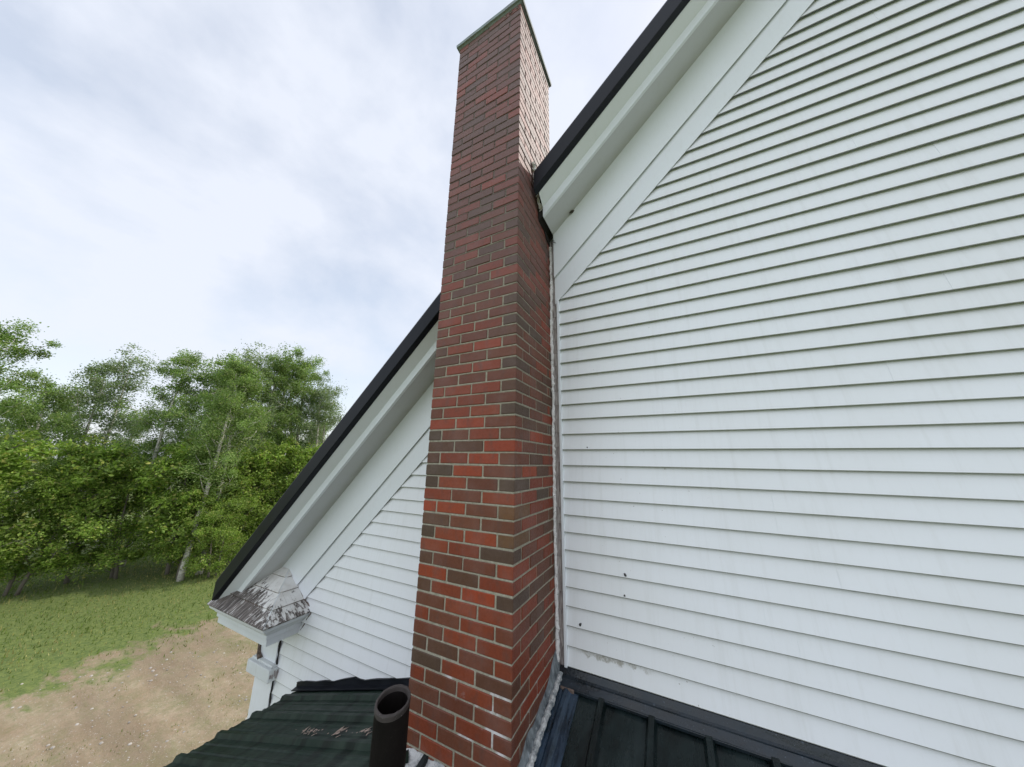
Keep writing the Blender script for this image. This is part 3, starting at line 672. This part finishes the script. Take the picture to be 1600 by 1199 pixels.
# ================================================================= TREES
def leafcloud(mb_v, mb_f, cols, centers, rg, size, palette):
    for (c, R, n, tone) in centers:
        for _ in range(n):
            d = Vector((rg.gauss(0, 1), rg.gauss(0, 1), rg.gauss(0, .8))); d = d / (d.length + 1e-6) * R * (rg.random() ** .5) * (1.5 if rg.random() < .12 else 1)
            p = c + d; a = Vector((rg.gauss(0, 1), rg.gauss(0, 1), rg.gauss(0, .5) - .4)).normalized(); b = a.cross(Vector((rg.gauss(0, 1), rg.gauss(0, 1), rg.gauss(0, 1)))).normalized()
            s = size * rg.uniform(.6, 1.35); i = len(mb_v)
            nrm = a.cross(b) * s * .18
            mb_v += [p - a * s * .7, p + b * s * .42 + nrm, p + a * s * .75, p - b * s * .42 + nrm]
            mb_f.append((i, i + 1, i + 2, i + 3))
            k = tone * rg.uniform(.75, 1.25); q = palette[0] if rg.random() < .5 else palette[1 if rg.random() < .8 else 2]
            cols.append((q[0] * k, q[1] * k, q[2] * k))
def make_tree(name, h, crown_r, base, nl, size, palette, bark, seed, lean=.03, trunk_r=.13, label=None, cat='tree', group=None, stems=1):
    rg = random.Random(seed); root = bpy.data.objects.new(name, None); S.collection.objects.link(root)
    tag(root, label, cat, group)
    tk = MB(); centers = []
    for st in range(stems):
        ph = rg.uniform(0, 6.28); off = Vector((rg.uniform(-.5, .5), rg.uniform(-.5, .5), 0)) * (0 if stems == 1 else .9)
        hs = h * rg.uniform(.86, 1.0) if st else h
        el0 = (.55, 1.25) if bark is M['birch'] else (.25, .9); P_ = []
        for k in range(11):
            q = k / 10; P_.append(off * (1 + q * (1.2 if stems > 1 else 0)) + Vector((math.cos(ph) * lean * h * q ** 1.5 + .06 * math.sin(q * 7 + ph), math.sin(ph) * lean * h * q ** 1.5 + .06 * math.cos(q * 5), hs * .97 * q)))
        tk.tube(P_, [trunk_r * (1.15 - .95 * k / 10) for k in range(11)], 8)
        nb = int(36 / stems ** .5)
        for k in range(nb):
            q = base + (1 - base) * (k + rg.random()) / nb; qi = min(9, int(q * 10)); s = P_[qi].lerp(P_[qi + 1], q * 10 - qi)
            az = k * 2.4 + rg.uniform(-.5, .5); u0 = (q - base) / (1 - base); prof = (min(1, .45 + u0 * 1.6)) * (1 - max(0, u0 - .35) ** 1.6 * 1.45)
            L = crown_r * prof * rg.uniform(.55, 1.1) + .25; el = rg.uniform(*el0)
            d = Vector((math.cos(az) * math.cos(el), math.sin(az) * math.cos(el), math.sin(el)))
            e = s + d * L; mid = s.lerp(e, .5) + Vector((0, 0, -.06 * L))
            tk.tube([s, mid, e], [trunk_r * .26 * (1.1 - q), trunk_r * .14 * (1.1 - q), .006], 5)
            for m in range(4):
                f = rg.uniform(.45, 1.08); c = s.lerp(e, f) + Vector((rg.gauss(0, .3), rg.gauss(0, .3), rg.gauss(0, .22))) * crown_r * .38
                R = crown_r * rg.uniform(.10, .25); centers.append((c, R, max(6, int(nl / (nb * stems * 4) * rg.uniform(.5, 1.5))), rg.uniform(.72, 1.28)))
                tk.tube([s.lerp(e, min(.95, f)), c], [.012, .004], 4)
    V, F, C_ = [], [], []
    leafcloud(V, F, C_, centers, rg, size, palette)
    lm = MB(); lm.v = [tuple(v) for v in V]; lm.f = F; lm.c = C_
    lm.build('crown', M['leaf'], root); tk.build('trunk', bark, root, smooth=True)
    return root
def place(root, az, dist, scale=1, rot=0, first=True, label=None, zscale=1.0, aim=None):
    o = root
    if not first:
        o = root.copy(); S.collection.objects.link(o)
        for ch in root.children:
            c = ch.copy(); S.collection.objects.link(c); c.parent = o
    a = math.radians(az); o.location = (0.75 + dist * math.sin(a), -1.5 + dist * math.cos(a), GZ - .05); o.rotation_euler = (0, 0, rot); o.scale = (scale, scale, scale * zscale)
    if label: o['label'] = label
    return o
PG = [(.17, .25, .075), (.235, .33, .11), (.34, .38, .15)]
PGG = [(.17, .225, .11), (.22, .28, .15), (.29, .31, .19)]
PY = [(.17, .26, .045), (.25, .34, .07), (.38, .39, .11)]
G1 = 'tall birches in the row beyond the yard'; G2 = 'young leafy trees in front of the birches'
tA = make_tree('birch_tree', 10.6, 2.3, .30, 25000, .060, PG, M['birch'], 1, group=G1)
tB = make_tree('birch_tree', 11.6, 2.1, .34, 24000, .060, PG, M['birch'], 2, group=G1, lean=.05)
tC = make_tree('birch_tree', 10.9, 2.6, .28, 28000, .062, PGG, M['birch'], 3, group=G1, stems=2, trunk_r=.11)
place(tA, -71.6, 24, .97, .3, label='tall birch with grey-green crown, leftmost of those beyond the roof edge')
place(tC, -69.0, 24, 1.02, 1.1, label='two-stemmed birch with dense grey-green crown beyond the black roof edge')
place(tB, -66.2, 24.5, .97, 2.2, label='slender birch with an open crown, third from the left beyond the roof edge')
place(tA, -63.6, 25, 1.10, 4.0, False, 'tallest birch of the row, its pointed top standing highest')
place(tB, -60.9, 25.5, 1.02, 5.1, False, 'airy birch, second nearest the black rake of the roof')
place(tC, -58.2, 25, .93, 2.9, False, 'lowest birch at the right end, half behind the black rake')
place(tB, -70.3, 20.6, .86, 2.4, False, 'white-trunked birch standing forward of the clump, nearest the yard')
place(tA, -68.7, 21.2, .90, 3.3, False, 'slim white-trunked birch just right of the most forward one')
for k, (az, d, s, pr_) in enumerate([(-75.5, 25, .92, tB), (-79.5, 27, .95, tC), (-83.5, 26, .80, tA), (-86.6, 25, .9, tB)]):
    place(pr_, az, d, s, 1.3 * k + .7, False, ['birch left of the clump, nearest its edge', 'two-stemmed birch standing well left of the clump', 'short birch second from the left end of the row', 'birch at the far left end of the row'][k])
tD = make_tree('young_tree', 5.6, 2.0, .12, 12000, .10, PY, M['bark'], 5, group=G2, trunk_r=.07)
tE = make_tree('young_tree', 5.0, 2.1, .05, 24000, .066, PY, M['bark'], 6, group=G2, stems=2, trunk_r=.06)
LB = ['young yellow-green tree low at the left of the birches', 'bushy young tree in front of the two-stemmed birch', 'young tree with bright leaves beneath the slender birch', 'young tree in front of the tallest birch', 'low bushy tree beside the black roof edge', 'young tree at the right end behind the rake', 'bright young tree left of the birch clump', 'wide young tree below the gap in the birches', 'low young tree near the left end of the row', 'young tree at the far left end of the row', 'small bright bush-like tree nearest the house', 'squat young tree at the foot of the leftmost birch']
for k, (az, d, s, pr_) in enumerate([(-71.8, 22, 1.0, tD), (-69.2, 22.5, .98, tE), (-66.4, 22, 1.0, tD), (-63.6, 23, 1.02, tE), (-60.6, 23, 1.05, tD), (-57.6, 23, 1.05, tE), (-75.2, 23, .95, tE), (-78.8, 23.5, 1.0, tD), (-82.2, 23, .9, tE), (-85.8, 22.5, 1.0, tD), (-67.6, 20.6, .62, tE), (-70.6, 21, .66, tD)]):
    place(pr_, az, d, s, k * 1.9, k < 2, LB[k])
# second row behind, closing the view between trunks
for k, (az, d, s, pr_) in enumerate([(-73.4, 29, .70, tC), (-70.2, 30, .74, tB), (-67.5, 30, .76, tA), (-64.8, 31, .80, tC), (-62, 31, .80, tB), (-59, 31, .76, tA), (-77.5, 30, .7, tA), (-81.6, 31, .7, tB), (-85, 30, .7, tC)]):
    place(pr_, az, d, s, k * 2.3 + 1, False, ['birch in the back row behind the leftmost front birch', 'back-row birch between the first two front birches', 'back-row birch behind the two-stemmed one', 'back-row birch behind the slender one', 'back-row birch behind the tallest one', 'back-row birch behind the right end of the clump', 'back-row birch left of the clump', 'back-row birch behind the lone left birches', 'back-row birch near the far left end'][k])
# grass: tufts over the green part of the yard, one mass
V, F, C_ = [], [], []; rg = random.Random(40)
for _ in range(60000):
    x = -11 - rg.random() ** .8 * 16; y = rg.uniform(-3, 18)
    if noise.noise(Vector((x * .35, y * .35, 0))) + (-x - 12.2) * .35 < rg.uniform(-.3, .6): continue
    h = rg.uniform(.03, .11) * (1.8 if rg.random() < .08 else 1); w = rg.uniform(.008, .02); a = rg.uniform(0, 6.28); i = len(V); lx, ly = math.cos(a), math.sin(a); b = rg.uniform(-.06, .06)
    z = GZ - .02 + .10 * noise.noise(Vector((x * .21, y * .21, 0)))
    V += [(x - lx * w, y - ly * w, z), (x + lx * w, y + ly * w, z), (x + b, y + b * .5, z + h)]; F.append((i, i + 1, i + 2))
    k = rg.uniform(.7, 1.3); dry = noise.noise(Vector((x * .5, y * .5, 9))) > .08; C_.append((.12 * k, .17 * k, .035 * k) if rg.random() < (.45 if dry else .85) else (.30 * k, .27 * k, .11 * k))
for _ in range(9000):
    x = -3.3 - rg.random() * 9; y = rg.uniform(-2, 9)
    if noise.noise(Vector((x * .8, y * .8, 4))) < .12: continue
    h = rg.uniform(.02, .06); w = rg.uniform(.006, .014); a = rg.uniform(0, 6.28); i = len(V); lx, ly = math.cos(a), math.sin(a)
    z = GZ - .01 + .10 * noise.noise(Vector((x * .21, y * .21, 0)))
    V += [(x - lx * w, y - ly * w, z), (x + lx * w, y + ly * w, z), (x + rg.uniform(-.03, .03), y, z + h)]; F.append((i, i + 1, i + 2))
    k = rg.uniform(.7, 1.3); C_.append((.24 * k, .22 * k, .10 * k) if rg.random() < .6 else (.14 * k, .17 * k, .05 * k))
gm = MB(); gm.v = V; gm.f = F; gm.c = C_
tag(gm.build('grass', M['leaf']), 'patchy green and dry grass growing across the yard', 'grass', kind='stuff')

# loose stones on the bare earth, uncountable
gv = MB(); rg = random.Random(70)
for _ in range(2600):
    x = -3.4 - rg.random() * 10; y = rg.uniform(-2.5, 9)
    if noise.noise(Vector((x * .6, y * .6, 12))) < rg.uniform(-.35, .3): continue
    r_ = rg.choice((.008, .012, .016, .026)) * rg.uniform(.7, 1.3); z = GZ + .10 * noise.noise(Vector((x * .21, y * .21, 0))) + .03 * noise.noise(Vector((x * .9, y * .9, 3))); a = rg.uniform(0, 1.5)
    ring = lambda f, h: [(x + r_ * f * math.cos(a + k * 1.2566) * (1 + .3 * math.sin(k * 3 + a)), y + r_ * f * math.sin(a + k * 1.2566), z + h * r_) for k in range(5)]
    k = rg.uniform(.6, 1.2); gv.prism([ring(.9, -.3), ring(1, .2), ring(.5, .7)], (.40 * k, .37 * k, .33 * k))
t = NT('stone'); t.set(t.attr(), .9)
tag(gv.build('gravel', t.m), 'loose pale stones scattered over the bare dirt of the yard', 'gravel', kind='stuff')
